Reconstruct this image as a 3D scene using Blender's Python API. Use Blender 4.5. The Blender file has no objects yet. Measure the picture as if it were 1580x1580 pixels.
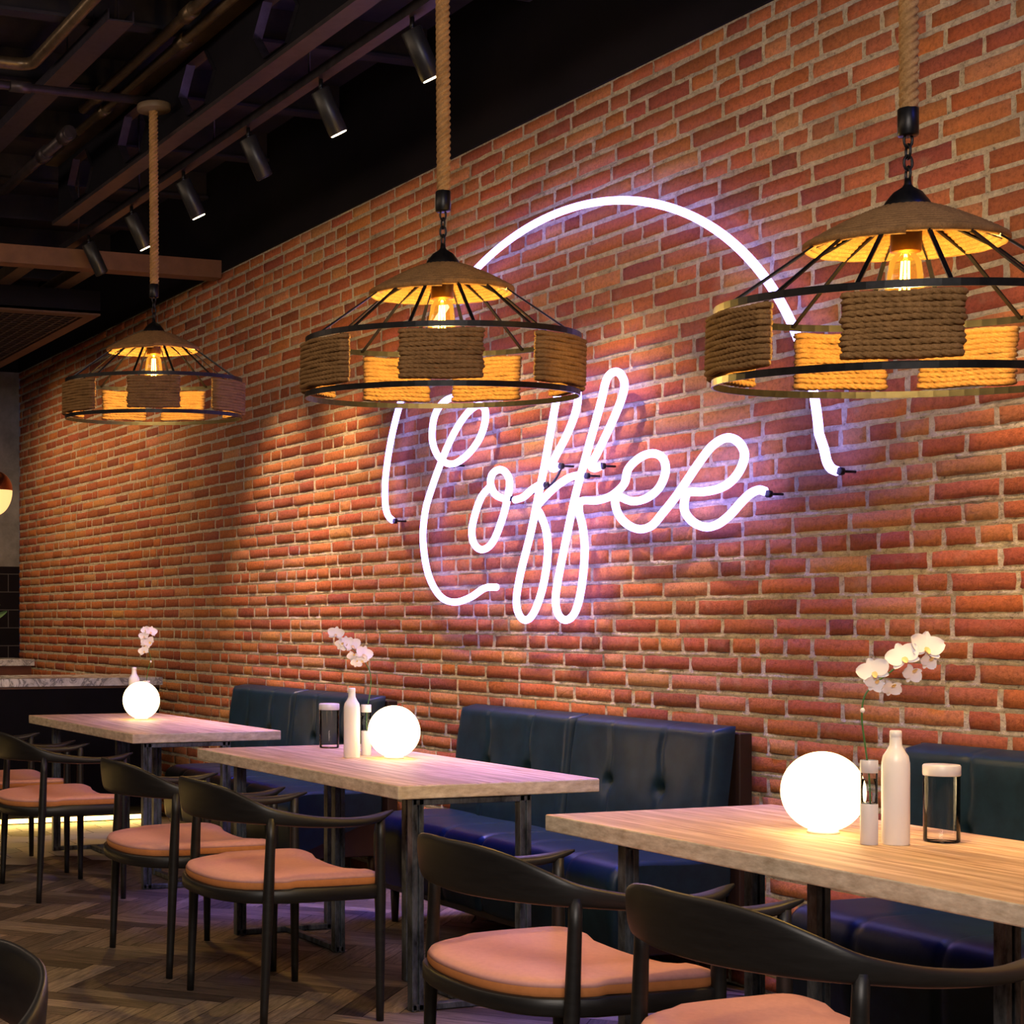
import bpy, bmesh, math, random
from mathutils import Vector, Matrix, noise
random.seed(7)
PI = math.pi
SC = bpy.context.scene
COL = SC.collection

# ------------------------------------------------------------------ camera
F_PX, PX0, HOR, CAM_H = 2626.5, 200.0, 958.0, 1.30
cam_d = bpy.data.cameras.new('camera')
cam = bpy.data.objects.new('camera', cam_d); COL.objects.link(cam)
cam_d.sensor_width = 36.0; cam_d.sensor_fit = 'HORIZONTAL'
cam_d.lens = 36.0 * F_PX / 1580
cam_d.shift_x = (790 - PX0) / 1580
cam_d.shift_y = (HOR - 790) / 1580
cam_d.clip_start = 0.05
cam.location = (0, 0, CAM_H)
YAW = math.radians(70.2115)
cam.rotation_euler = (PI / 2, 0, YAW)
SC.camera = cam
CR = Vector((math.cos(YAW), math.sin(YAW), 0))       # camera right
CF = Vector((-math.sin(YAW), math.cos(YAW), 0))      # camera forward

def ray(px, py):
    return CR * ((px - PX0) / F_PX) + CF + Vector((0, 0, (HOR - py) / F_PX))
def atY(px, py, Y):
    d = ray(px, py); return Vector((0, 0, CAM_H)) + d * (Y / d.y)
def atZ(px, py, z):
    d = ray(px, py); return Vector((0, 0, CAM_H)) + d * ((z - CAM_H) / d.z)

# ------------------------------------------------------------------ helpers
class MB:
    def __init__(s):
        s.v = []; s.f = []; s.m = []; s.sm = []; s.col = []
        s.mi = 0; s.c = None
    def add(s, vs, fs, smooth=False):
        o = len(s.v); s.v += [tuple(p) for p in vs]
        for f in fs:
            s.f.append([i + o for i in f]); s.m.append(s.mi); s.sm.append(smooth)
        if s.c is not None: s.col += [s.c] * len(vs)
        return s
    def box(s, c, size, rot=None):
        x, y, z = [k / 2 for k in size]; c = Vector(c)
        vs = [Vector((a * x, b * y, d * z)) for a in (-1, 1) for b in (-1, 1) for d in (-1, 1)]
        if rot is not None: vs = [rot @ p for p in vs]
        vs = [p + c for p in vs]
        return s.add(vs, [(0, 1, 3, 2), (4, 6, 7, 5), (0, 4, 5, 1), (2, 3, 7, 6), (0, 2, 6, 4), (1, 5, 7, 3)])
    def span(s, a, b):
        return s.box([(p + q) / 2 for p, q in zip(a, b)], [abs(q - p) for p, q in zip(a, b)])
    def bar(s, a, b, w, h, up=(0, 0, 1)):
        a, b = Vector(a), Vector(b); d = b - a; L = d.length; d.normalize()
        u = Vector(up)
        if abs(d.dot(u)) > .95: u = Vector((0, 1, 0))
        sd = d.cross(u).normalized(); u = sd.cross(d)
        R = Matrix((d, sd, u)).transposed()
        return s.box((a + b) / 2, (L, w, h), R)
    def tube(s, pts, r, n=10, closed=False, caps=True, smooth=True, flat=None):
        pts = [Vector(p) for p in pts]; N = len(pts)
        rr = r if isinstance(r, (list, tuple)) else [r] * N
        tan = []
        for i in range(N):
            if closed: t = pts[(i + 1) % N] - pts[i - 1]
            else: t = pts[min(i + 1, N - 1)] - pts[max(i - 1, 0)]
            tan.append(t.normalized() if t.length > 1e-9 else Vector((0, 0, 1)))
        up = Vector((0, 0, 1)) if abs(tan[0].z) < .9 else Vector((1, 0, 0))
        nrm = (up - tan[0] * up.dot(tan[0])).normalized()
        vs = []
        for i in range(N):
            nrm = nrm - tan[i] * nrm.dot(tan[i])
            if nrm.length < 1e-6: nrm = tan[i].orthogonal()
            nrm.normalize(); b = tan[i].cross(nrm)
            for k in range(n):
                a = 2 * PI * k / n
                vs.append(pts[i] + (nrm * math.cos(a) + b * math.sin(a)) * rr[i])
        fs = []
        M = N if closed else N - 1
        for i in range(M):
            j = (i + 1) % N
            for k in range(n):
                l = (k + 1) % n
                fs.append((i * n + k, i * n + l, j * n + l, j * n + k))
        s.add(vs, fs, smooth)
        if caps and not closed:
            o = len(s.v) - len(vs)
            s.f.append([o + k for k in range(n)][::-1]); s.m.append(s.mi); s.sm.append(False)
            s.f.append([o + (N - 1) * n + k for k in range(n)]); s.m.append(s.mi); s.sm.append(False)
        return s
    def lathe(s, prof, n=32, c=(0, 0, 0), smooth=True):
        c = Vector(c); vs = []; fs = []
        for (r, z) in prof:
            for k in range(n):
                a = 2 * PI * k / n
                vs.append(c + Vector((r * math.cos(a), r * math.sin(a), z)))
        for i in range(len(prof) - 1):
            for k in range(n):
                l = (k + 1) % n
                fs.append((i * n + k, i * n + l, (i + 1) * n + l, (i + 1) * n + k))
        return s.add(vs, fs, smooth)
    def loft(s, secs, smooth=True, caps=True):
        n = len(secs[0]); vs = [p for q in secs for p in q]; fs = []
        for i in range(len(secs) - 1):
            for k in range(n):
                l = (k + 1) % n
                fs.append((i * n + k, i * n + l, (i + 1) * n + l, (i + 1) * n + k))
        s.add(vs, fs, smooth)
        if caps:
            o = len(s.v) - len(vs)
            s.f.append([o + k for k in range(n)][::-1]); s.m.append(s.mi); s.sm.append(False)
            s.f.append([o + (len(secs) - 1) * n + k for k in range(n)]); s.m.append(s.mi); s.sm.append(False)
        return s
    def build(s, name, mats, parent=None, loc=None, bevel=0, subsurf=0):
        me = bpy.data.meshes.new(name)
        me.from_pydata(s.v, [], s.f)
        if not isinstance(mats, (list, tuple)): mats = [mats]
        for m in mats: me.materials.append(m)
        me.polygons.foreach_set('material_index', s.m)
        me.polygons.foreach_set('use_smooth', s.sm)
        if s.col:
            at = me.color_attributes.new('tint', 'FLOAT_COLOR', 'POINT')
            at.data.foreach_set('color', [x for c in s.col for x in c])
        bm = bmesh.new(); bm.from_mesh(me)
        bmesh.ops.recalc_face_normals(bm, faces=bm.faces)
        bm.to_mesh(me); bm.free()
        me.update()
        o = bpy.data.objects.new(name, me); COL.objects.link(o)
        if parent is not None: o.parent = parent
        if loc is not None: o.location = loc
        if bevel:
            b = o.modifiers.new('bevel', 'BEVEL'); b.width = bevel; b.segments = 2; b.limit_method = 'ANGLE'
        if subsurf:
            b = o.modifiers.new('subsurf', 'SUBSURF'); b.levels = subsurf; b.render_levels = subsurf
        return o

def tag(o, label, cat, group=None, kind=None):
    o['label'] = label; o['category'] = cat
    if group: o['group'] = group
    if kind: o['kind'] = kind
    return o
def thing(name, label, cat, loc=(0, 0, 0), rz=0, group=None):
    o = bpy.data.objects.new(name, None); COL.objects.link(o)
    o.empty_display_size = .1
    o.location = loc; o.rotation_euler = (0, 0, rz)
    return tag(o, label, cat, group)
def struct(o):
    o['kind'] = 'structure'; return o
def dup(root, loc, rz, label, group=None):
    def cp(o, parent):
        c = o.copy(); COL.objects.link(c)
        if parent is not None: c.parent = parent
        for ch in list(o.children): cp(ch, c)
        return c
    kids = list(root.children)
    r = root.copy(); COL.objects.link(r)
    for ch in kids: cp(ch, r)
    r.location = loc; r.rotation_euler = (0, 0, rz); r['label'] = label
    if group: r['group'] = group
    return r
def crom(pts, n=8, closed=False):
    pts = [Vector(p) for p in pts]; N = len(pts); out = []
    for i in range(N if closed else N - 1):
        if closed: p0, p1, p2, p3 = pts[i - 1], pts[i], pts[(i + 1) % N], pts[(i + 2) % N]
        else: p0, p1, p2, p3 = pts[max(i - 1, 0)], pts[i], pts[i + 1], pts[min(i + 2, N - 1)]
        for k in range(n):
            t = k / n
            out.append(.5 * ((2 * p1) + (p2 - p0) * t + (2 * p0 - 5 * p1 + 4 * p2 - p3) * t * t + (3 * p1 - p0 - 3 * p2 + p3) * t ** 3))
    if not closed: out.append(pts[-1])
    return out

# ------------------------------------------------------------------ materials
def mat(name, col=(.5, .5, .5), rough=.5, metal=0, spec=.5, emit=None, es=0):
    m = bpy.data.materials.new(name); m.use_nodes = True
    b = m.node_tree.nodes['Principled BSDF']
    b.inputs['Base Color'].default_value = (*col, 1); b.inputs['Roughness'].default_value = rough
    b.inputs['Metallic'].default_value = metal; b.inputs['Specular IOR Level'].default_value = spec
    if emit: b.inputs['Emission Color'].default_value = (*emit, 1); b.inputs['Emission Strength'].default_value = es
    return m
class NT:
    def __init__(s, m): s.t = m.node_tree; s.b = s.t.nodes['Principled BSDF']
    def n(s, typ, **kw):
        o = s.t.nodes.new(typ)
        for k, v in kw.items():
            if k in o.inputs: o.inputs[k].default_value = v
            else: setattr(o, k, v)
        return o
    def l(s, a, b): s.t.links.new(a, b)
    def ramp(s, fac, stops):
        r = s.n('ShaderNodeValToRGB'); e = r.color_ramp.elements
        while len(e) < len(stops): e.new(.5)
        for i, (p, c) in enumerate(stops): e[i].position = p; e[i].color = (*c, 1) if len(c) == 3 else c
        s.l(fac, r.inputs['Fac']); return r.outputs['Color']
    def noise(s, scale, detail=4, rough=.6, vec=None, dist=0):
        o = s.n('ShaderNodeTexNoise'); o.inputs['Scale'].default_value = scale; o.inputs['Detail'].default_value = detail
        o.inputs['Roughness'].default_value = rough; o.inputs['Distortion'].default_value = dist
        if vec is not None: s.l(vec, o.inputs['Vector'])
        return o.outputs['Fac']
    def mapping(s, scale=(1, 1, 1), rot=(0, 0, 0), coord='Object'):
        tc = s.n('ShaderNodeTexCoord'); mp = s.n('ShaderNodeMapping')
        mp.inputs['Scale'].default_value = scale; mp.inputs['Rotation'].default_value = rot
        s.l(tc.outputs[coord], mp.inputs['Vector']); return mp.outputs['Vector']
    def mix(s, a, b, fac, blend='MIX'):
        o = s.n('ShaderNodeMix', data_type='RGBA', blend_type=blend)
        for sock, val in ((6, a), (7, b), (0, fac)):
            if hasattr(val, 'is_linked') or hasattr(val, 'links'): s.l(val, o.inputs[sock])
            elif sock == 0: o.inputs[0].default_value = val
            else: o.inputs[sock].default_value = (*val, 1)
        return o.outputs[2]
    def bump(s, h, strength=.3, dist=.01):
        o = s.n('ShaderNodeBump'); o.inputs['Strength'].default_value = strength; o.inputs['Distance'].default_value = dist
        s.l(h, o.inputs['Height']); s.l(o.outputs['Normal'], s.b.inputs['Normal'])
    def color(s, c): s.l(c, s.b.inputs['Base Color'])

def m_brick():
    m = mat('brick', rough=.85, spec=.25); t = NT(m)
    a = t.n('ShaderNodeAttribute'); a.attribute_name = 'tint'
    v = t.mapping((1, 1, 1))
    n1 = t.noise(62, 8, .78, v); n2 = t.noise(9, 4, .6, v)
    c = t.mix(a.outputs['Color'], t.ramp(n1, [(.30, (.30, .28, .27)), (.5, (.92, .92, .92)), (.72, (1.35, 1.3, 1.25))]), .8, 'MULTIPLY')
    c = t.mix(c, (.46, .30, .21), t.ramp(n2, [(.58, (0, 0, 0)), (.78, (.4, .4, .4))]))
    t.color(c); t.bump(n1, .9, .014); return m
def m_mortar():
    m = mat('mortar', rough=.95, spec=.1); t = NT(m); v = t.mapping()
    n1 = t.noise(55, 6, .75, v); n2 = t.noise(5, 3, .6, v)
    c = t.ramp(n1, [(.27, (.10, .075, .06)), (.42, (.58, .51, .43)), (.72, (.90, .84, .75))])
    c = t.mix(c, (.12, .09, .075), t.ramp(n2, [(.52, (0, 0, 0)), (.75, (.6, .6, .6))]))
    t.color(c); t.bump(n1, 1.0, .03); return m
def m_wood_top(name, c0, c1, c2, sx=.6):
    m = mat(name, rough=.55, spec=.35); t = NT(m)
    v = t.mapping((sx, 9, 9)); v2 = t.mapping((.25, 4.5, 4.5))
    n1 = t.noise(5, 7, .65, v, .6); n2 = t.noise(2.3, 3, .5, v2, .3)
    n3 = t.noise(60, 4, .7, v)
    c = t.ramp(n1, [(.32, c0), (.5, c1), (.66, c2)])
    c = t.mix(c, tuple(k * .72 for k in c1), t.ramp(n2, [(.48, (0, 0, 0)), (.6, (.65, .65, .65))]))
    c = t.mix(c, (.06, .04, .03), t.ramp(n3, [(.62, (0, 0, 0)), (.8, (.5, .5, .5))]))
    t.color(c); t.bump(n1, .25, .004); return m
def m_noise(name, c0, c1, scale, rough=.6, metal=0, bump=.2, spec=.5, stretch=(1, 1, 1), dist=.003):
    m = mat(name, rough=rough, metal=metal, spec=spec); t = NT(m); v = t.mapping(stretch)
    n = t.noise(scale, 5, .65, v)
    t.color(t.ramp(n, [(.3, c0), (.7, c1)]))
    if bump: t.bump(n, bump, dist)
    return m
def m_attr_wood():
    m = mat('floor_wood', rough=.5, spec=.4); t = NT(m)
    a = t.n('ShaderNodeAttribute'); a.attribute_name = 'tint'
    u = t.n('ShaderNodeUVMap'); u.uv_map = 'grain'
    mp = t.n('ShaderNodeMapping'); mp.inputs['Scale'].default_value = (2.2, 26, 1); t.l(u.outputs['UV'], mp.inputs['Vector'])
    n1 = t.noise(3, 7, .7, mp.outputs['Vector'], .8)
    c = t.mix(a.outputs['Color'], t.ramp(n1, [(.3, (.22, .21, .20)), (.52, (.85, .85, .85)), (.75, (1.55, 1.5, 1.45))]), .9, 'MULTIPLY')
    t.color(c); t.bump(n1, .35, .004)
    t.l(t.ramp(n1, [(.3, (.62, .62, .62)), (.8, (.42, .42, .42))]), t.b.inputs['Roughness']); return m
def m_rope(name, c0, c1, scale=1.0):
    m = mat(name, rough=.95, spec=.1); t = NT(m)
    n1 = t.noise(260 * scale, 4, .7, t.mapping()); n2 = t.noise(25, 3, .6, t.mapping())
    c = t.ramp(n1, [(.3, c0), (.7, c1)])
    c = t.mix(c, tuple(k * .6 for k in c0), t.ramp(n2, [(.45, (0, 0, 0)), (.75, (.6, .6, .6))]))
    t.color(c); t.bump(n1, .6, .004); return m
def m_glass(name, col=(1, 1, 1), refl=1.45, glow=0):
    # thin clear glass: what lies behind shows through, reflections grow towards the rim
    m = bpy.data.materials.new(name); m.use_nodes = True; t = m.node_tree
    t.nodes.remove(t.nodes['Principled BSDF']); out = t.nodes['Material Output']
    tr = t.nodes.new('ShaderNodeBsdfTransparent'); tr.inputs['Color'].default_value = (*col, 1)
    gl = t.nodes.new('ShaderNodeBsdfGlossy'); gl.inputs['Roughness'].default_value = .04
    fr = t.nodes.new('ShaderNodeFresnel'); fr.inputs['IOR'].default_value = refl
    mx = t.nodes.new('ShaderNodeMixShader'); t.links.new(fr.outputs[0], mx.inputs[0]); t.links.new(tr.outputs[0], mx.inputs[1]); t.links.new(gl.outputs[0], mx.inputs[2])
    if glow:
        em = t.nodes.new('ShaderNodeEmission'); em.inputs['Color'].default_value = (1, .50, .08, 1); em.inputs['Strength'].default_value = glow
        ad = t.nodes.new('ShaderNodeAddShader'); t.links.new(mx.outputs[0], ad.inputs[0]); t.links.new(em.outputs[0], ad.inputs[1]); t.links.new(ad.outputs[0], out.inputs['Surface'])
    else: t.links.new(mx.outputs[0], out.inputs['Surface'])
    return m
def m_marble():
    m = mat('marble', rough=.2, spec=.5); t = NT(m); v = t.mapping((1, 1, 1), (0, .3, .5))
    n = t.noise(7, 8, .7, v, 1.6)
    t.color(t.ramp(n, [(.35, (.80, .82, .90)), (.5, (.55, .57, .66)), (.56, (.17, .18, .24)), (.64, (.70, .72, .80))])); return m

M = dict(
    brick=m_brick(), mortar=m_mortar(),
    ceil_dark=m_noise('ceiling_paint', (.010, .009, .016), (.022, .018, .028), 6, .7, spec=.3),
    soffit=m_noise('soffit_paint', (.003, .003, .006), (.006, .005, .010), 4, .8, spec=.15),
    steel_brown=m_noise('beam_paint', (.040, .028, .018), (.075, .052, .032), 14, .5, .2),
    pipe=m_noise('pipe_metal', (.10, .07, .045), (.20, .145, .09), 20, .38, .7, .1),
    pipe_dark=m_noise('pipe_dark', (.03, .025, .03), (.065, .05, .055), 14, .42, .5, .1),
    duct=m_noise('tray_metal', (.025, .022, .036), (.05, .044, .065), 30, .45, .5, .1),
    rail=m_noise('rail_metal', (.020, .017, .022), (.05, .042, .05), 18, .4, .5, .1),
    spot=m_noise('spot_black', (.016, .016, .016), (.026, .026, .027), 40, .38, .3, .05),
    concrete=m_noise('concrete', (.15, .15, .16), (.30, .30, .31), 5, .85, spec=.2),
    black_metal=m_noise('black_metal', (.006, .006, .007), (.016, .015, .016), 40, .38, .6, .1),
    steel=m_noise('raw_steel', (.014, .017, .022), (.24, .28, .34), 26, .4, .75, .4, stretch=(1, 1, .35)),
    chair_wood=m_noise('chair_wood', (.0055, .0052, .0054), (.0125, .0118, .012), 14, .45, 0, .12, .5, stretch=(1, 1, 6)),
    seat=m_noise('salmon_leather', (.66, .315, .275), (.74, .36, .315), 60, .55, 0, .05, .3),
    seat_side=m_noise('warm_lit_leather', (.60, .22, .07), (.68, .26, .09), 60, .5, 0, .05, .3),  # cushion sides: warm light on the leather put into its colour
    navy=m_noise('navy_leather', (.003, .012, .020), (.006, .022, .035), 22, .40, 0, .22, .32, dist=.002),
    bench_wood=m_noise('bench_wood', (.014, .006, .003), (.03, .013, .007), 10, .5, 0, .1, stretch=(1, 1, .2)),
    table_top=m_wood_top('table_wood', (.30, .165, .085), (.62, .415, .245), (.82, .62, .42)),
    table_edge=m_noise('table_edge', (.42, .33, .23), (.80, .70, .55), 30, .8, 0, .5, .2, stretch=(.6, .6, 1.6)),
    rope=m_rope('jute_rope', (.27, .145, .055), (.45, .265, .11)),
    jute=m_rope('jute_wrap', (.17, .090, .034), (.31, .17, .066)),
    globe=mat('globe_glow', (1, .95, .85), .3, emit=(1, .70, .32), es=5.0),
    white=mat('white_ceramic', (.86, .86, .88), .3),
    petal=mat('orchid_petal', (.86, .84, .90), .5),
    lip=mat('orchid_lip', (.75, .55, .25), .5),
    green=mat('stem_green', (.05, .16, .04), .5),
    glass=m_glass('clear_glass', (.94, .95, .96), 1.28),
    vase_base=mat('vase_base', (.66, .66, .72), .3),
    frost=mat('frosted_lid', (.62, .62, .66), .35),
    amber=m_glass('amber_glass', (1, .70, .26), 1.5, .22),
    filament=mat('filament', (1, .8, .4), .5, emit=(1, .62, .16), es=40),
    socket=m_noise('socket', (.03, .014, .006), (.06, .03, .012), 30, .5, .4, .1),
    neon=mat('neon_tube', (1, 1, 1), .3, emit=(.34, .27, 1.0), es=7.8),
    lens=mat('spot_lens', (1, 1, 1), .3, emit=(1, .82, .45), es=14),
    lens_off=mat('spot_lens_unlit', (.02, .02, .022), .2),
    led=mat('led_strip', (1, 1, 1), .5, emit=(1, .60, .16), es=9),
    counter=m_noise('counter_front', (.002, .002, .0055), (.004, .0038, .009), 6, .7, spec=.12),
    copper=mat('copper', (.42, .13, .05), .25, .9),
    amber_bowl=mat('amber_bowl', (.9, .55, .2), .15, emit=(1, .62, .22), es=1.2),
    marble=m_marble(),
    floor_wood=m_attr_wood(),
    slab=mat('floor_gap', (.012, .009, .008), .9),
    grille=m_noise('grille', (.012, .008, .010), (.03, .02, .022), 40, .6),
)
def m_tiles():
    m = mat('black_tile', rough=.4, spec=.2); t = NT(m)
    tc = t.n('ShaderNodeTexCoord'); sp = t.n('ShaderNodeSeparateXYZ'); cb = t.n('ShaderNodeCombineXYZ')
    t.l(tc.outputs['Object'], sp.inputs[0]); t.l(sp.outputs['Y'], cb.inputs['X']); t.l(sp.outputs['Z'], cb.inputs['Y'])
    b = t.n('ShaderNodeTexBrick'); t.l(cb.outputs[0], b.inputs['Vector'])
    for k, v in (('Scale', 1), ('Mortar Size', .004), ('Brick Width', .32), ('Row Height', .155)): b.inputs[k].default_value = v
    b.inputs['Color1'].default_value = (.004, .0036, .005, 1); b.inputs['Color2'].default_value = (.007, .0055, .007, 1)
    b.inputs['Mortar'].default_value = (.075, .075, .085, 1)
    t.color(b.outputs['Color']); return m
M['tile'] = m_tiles()
def m_hex():
    m = mat('hex_tile', rough=.3, spec=.5); t = NT(m)
    a = t.n('ShaderNodeAttribute'); a.attribute_name = 'tint'; t.color(a.outputs['Color']); return m
M['hex'] = m_hex()

# ------------------------------------------------------------------ room shell
WY, BRICK_TOP, XB, XF, YL, CZ = 4.10, 3.453, -14.22, 2.6, -4.2, 4.12
# brick wall: irregular bricks standing out of a mortar bed
w = MB(); w.mi = 0; w.c = (.4, .35, .3, 1)
nx, nz = 130, 34
vs = []; fs = []
for i in range(nx + 1):
    for j in range(nz + 1):
        x = XB + (XF - XB) * i / nx; z = BRICK_TOP * j / nz
        vs.append((x, WY + .003, z))
for i in range(nx):
    for j in range(nz):
        a = i * (nz + 1) + j; fs.append((a, a + 1, a + nz + 2, a + nz + 1))
w.add(vs, fs)
w.box(((XB + XF) / 2, WY + .11, BRICK_TOP / 2), (XF - XB, .2, BRICK_TOP))
w.mi = 1
PITCH = .0692
rows = int(BRICK_TOP / PITCH) + 1
tones = [(.42, .128, .060), (.45, .145, .066), (.38, .112, .056), (.48, .175, .080), (.43, .13, .062), (.38, .108, .055), (.52, .225, .105), (.31, .088, .052), (.47, .15, .062), (.45, .135, .055), (.50, .18, .075)]
for r in range(rows):
    z0 = r * PITCH; z1 = min(z0 + PITCH, BRICK_TOP)
    if z1 - z0 < .03: continue
    x = XB - random.random() * .25; k = random.randint(0, 3)
    hdr = (r % 5 == 2)
    while x < -1.2:
        q = random.random()
        if hdr: L = .131 if q < .75 else .262
        else: L = .262 if q < .72 else (.131 if q < .92 else .19)
        L *= random.uniform(.93, 1.06)
        g = random.uniform(.010, .016) / 2; gz = random.uniform(.0095, .0145) / 2
        a, b = max(x + g, XB), x + L - g
        x += L
        if b - a < .03: continue
        zz0, zz1 = z0 + gz + random.uniform(-.002, .002), z1 - gz + random.uniform(-.002, .002)
        dep = random.uniform(.000, .0045); ty = random.uniform(-.004, .004)
        t = random.choice(tones); s = random.uniform(.86, 1.12)
        w.c = (t[0] * s, t[1] * s * random.uniform(.88, 1.14), t[2] * s * random.uniform(.85, 1.2), 1)
        n = 5; ring = []; vs = []
        bx = .006
        xs = [a + (b - a) * i / n for i in range(n + 1)]
        top = [(p, zz1 + random.uniform(-.0028, .0018)) for p in xs]
        bot = [(p, zz0 + random.uniform(-.0018, .0028)) for p in xs]
        mid = [(p, (zz0 + zz1) / 2) for p in xs]
        def ins(p, zc, i):
            xx = p[0] + (bx if i == 0 else -bx if i == n else 0) * random.uniform(.6, 1.6)
            return xx, p[1] + (zc - p[1]) * .17
        zc = (zz0 + zz1) / 2
        fr = []
        for rowp in (bot, mid, top):
            for i, p in enumerate(rowp):
                xx, z_ = ins(p, zc, i)
                fr.append((xx, WY - dep + ty * (i / n - .5) + random.uniform(-.0018, .0018), z_))
        back = [(p[0], WY + .012, p[1]) for p in bot] + [(p[0], WY + .012, p[1]) for p in mid] + [(p[0], WY + .012, p[1]) for p in top]
        vs = fr + back; W_ = n + 1; o = 3 * W_
        fs = []
        for jj in range(2):
            for i in range(n):
                q0 = jj * W_ + i; fs.append((q0, q0 + 1, q0 + W_ + 1, q0 + W_))
        for i in range(n):
            fs.append((i, i + 1, o + i + 1, o + i)); q0 = 2 * W_ + i; fs.append((q0, q0 + 1, o + q0 + 1, o + q0))
        for jj in range(2):
            for e in (0, n):
                q0 = jj * W_ + e; fs.append((q0, q0 + W_, o + q0 + W_, o + q0))
        w.add(vs, fs, True)
w.mi = 0; w.c = (.4, .35, .3, 1)
for r in range(1, rows):
    zc = r * PITCH; vs = []; fs = []; n = 0; x = XB + .02
    if zc > BRICK_TOP - .02: break
    while x < -1.2:
        q = noise.noise(Vector((x * 9, zc * 31, 1))) + .6 * noise.noise(Vector((x * 33, zc * 57, 5)))
        big = noise.noise(Vector((x * .8, zc * 1.3, 9)))
        pr_ = -.0035 + .0065 * q + .004 * big; h1 = .0065 + .003 * noise.noise(Vector((x * 14, zc * 40, 3))); h2 = .0065 + .003 * noise.noise(Vector((x * 14, zc * 40, 8)))
        zo = .002 * noise.noise(Vector((x * 6, zc * 20, 12)))
        vs += [(x, WY + .004, zc + zo + h1 + .003), (x, WY - max(pr_, -.001), zc + zo + h1 * .5), (x, WY - max(pr_, -.001) * .8, zc + zo - h2 * .5), (x, WY + .004, zc + zo - h2 - .003)]
        x += .035 * random.uniform(.7, 1.3); n += 1
    for i in range(n - 1):
        for k in range(3): fs.append((i * 4 + k, i * 4 + k + 1, i * 4 + k + 5, i * 4 + k + 4))
    w.add(vs, fs, True)
wall_right = struct(w.build('wall_right', [M['mortar'], M['brick']]))

struct(MB().span((XB, WY - .012, BRICK_TOP + .001), (XF, WY + .2, CZ)).build('trim_1', M['soffit']))   # black band above the bricks
b = MB(); b.mi = 0
b.span((XB - .2, YL, 1.77), (XB, WY, BRICK_TOP)); b.mi = 1
b.span((XB - .2, YL, 0), (XB, WY, 1.77)); b.mi = 2
b.span((XB - .2, YL, BRICK_TOP), (XB, WY, CZ))
struct(b.build('wall_back', [M['concrete'], M['tile'], M['soffit']]))
M['plain'] = m_noise('plaster_dark', (.05, .04, .035), (.08, .065, .055), 4, .9)
struct(MB().span((XB - .2, YL - .2, 0), (XF, YL, CZ)).build('wall_left', M['plain']))
struct(MB().span((XF, YL - .2, 0), (XF + .2, WY + .2, CZ)).build('wall_front', M['plain']))
struct(MB().span((XB - .2, YL - .2, CZ), (XF + .2, WY + .2, CZ + .2)).build('ceiling', M['ceil_dark']))

# floor: herringbone oak boards, hexagonal tiles in front of the bar
fl = MB(); fl.c = (.02, .015, .012, 1); fl.mi = 0
fl.span((XB - .2, YL - .2, -.12), (XF + .2, WY + .2, -.004))
pw, n_ = .098, 5
uvs = {}
c45, s45 = math.cos(PI / 4), math.sin(PI / 4)
fw = MB(); fw.mi = 1
planks = []
X0, X1, Y0, Y1 = -9.9, .6, -1.8, WY + .05
for i in range(-130, 130):
    for j in range(-130, 130):
        d = (i - j) % (2 * n_)
        if d == 0: sz = (n_, 1)
        elif d == 2 * n_ - 1: sz = (1, n_)
        else: continue
        u0, v0 = i * pw, j * pw
        g = .0016
        cs = [(u0 + g, v0 + g), (u0 + sz[0] * pw - g, v0 + g), (u0 + sz[0] * pw - g, v0 + sz[1] * pw - g), (u0 + g, v0 + sz[1] * pw - g)]
        P = [(a * c45 - b * s45 - 5, a * s45 + b * c45 + 1.5) for a, b in cs]
        cx = sum(p[0] for p in P) / 4; cy = sum(p[1] for p in P) / 4
        if not (X0 < cx < X1 and Y0 < cy < Y1 + .2): continue
        planks.append((P, cs, sz))
bases = [(.18, .130, .095), (.12, .086, .064), (.27, .205, .155), (.17, .130, .102), (.085, .060, .046), (.22, .170, .132)]
uvl = []
for P, cs, sz in planks:
    t = random.choice(bases); s = random.uniform(.75, 1.2)
    fw.c = (t[0] * s, t[1] * s, t[2] * s, 1)
    ox, oy = random.random() * 20, random.random() * 20
    fw.add([(p[0], min(p[1], WY + .01), 0.0) for p in P], [(0, 1, 2, 3)])
    for (a, b_) in cs:
        uvl.append((a + ox, b_ + oy) if sz[0] > 1 else (b_ + ox, a + oy))
# hex tiles
hx = MB(); hx.mi = 2
hr = .15
for i in range(-40, 60):
    for j in range(-40, 60):
        cx = XB + .2 + i * hr * 1.5; cy = -2 + j * hr * math.sqrt(3) + (i % 2) * hr * math.sqrt(3) / 2
        edge = -8.95 + (.17 if (j + i) % 3 == 0 else 0) + (.14 if j % 4 == 1 else 0)
        if not (XB < cx < edge and -2 < cy < WY - .02): continue
        dark = random.random() < .3
        hx.c = (.16, .085, .04, 1) if dark else (.62 * random.uniform(.9, 1.05), .53, .44, 1)
        hx.add([(cx + (hr - .003) * math.cos(PI / 3 * k), min(cy + (hr - .003) * math.sin(PI / 3 * k), WY), .002) for k in range(6)], [tuple(range(6))])
nf0 = len(fl.f)
allm = MB()
for src in (fl, fw, hx):
    o = len(allm.v); allm.v += src.v; allm.f += [[i + o for i in f] for f in src.f]; allm.m += src.m; allm.sm += src.sm; allm.col += src.col
floor = struct(allm.build('floor', [M['slab'], M['floor_wood'], M['hex']]))
uvlay = floor.data.uv_layers.new(name='grain')
off = len(fl.v)
uvarr = [(0, 0)] * len(floor.data.vertices)
for k, uv in enumerate(uvl): uvarr[off + k] = uv
for lp in floor.data.loops: uvlay.data[lp.index].uv = uvarr[lp.vertex_index]

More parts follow.
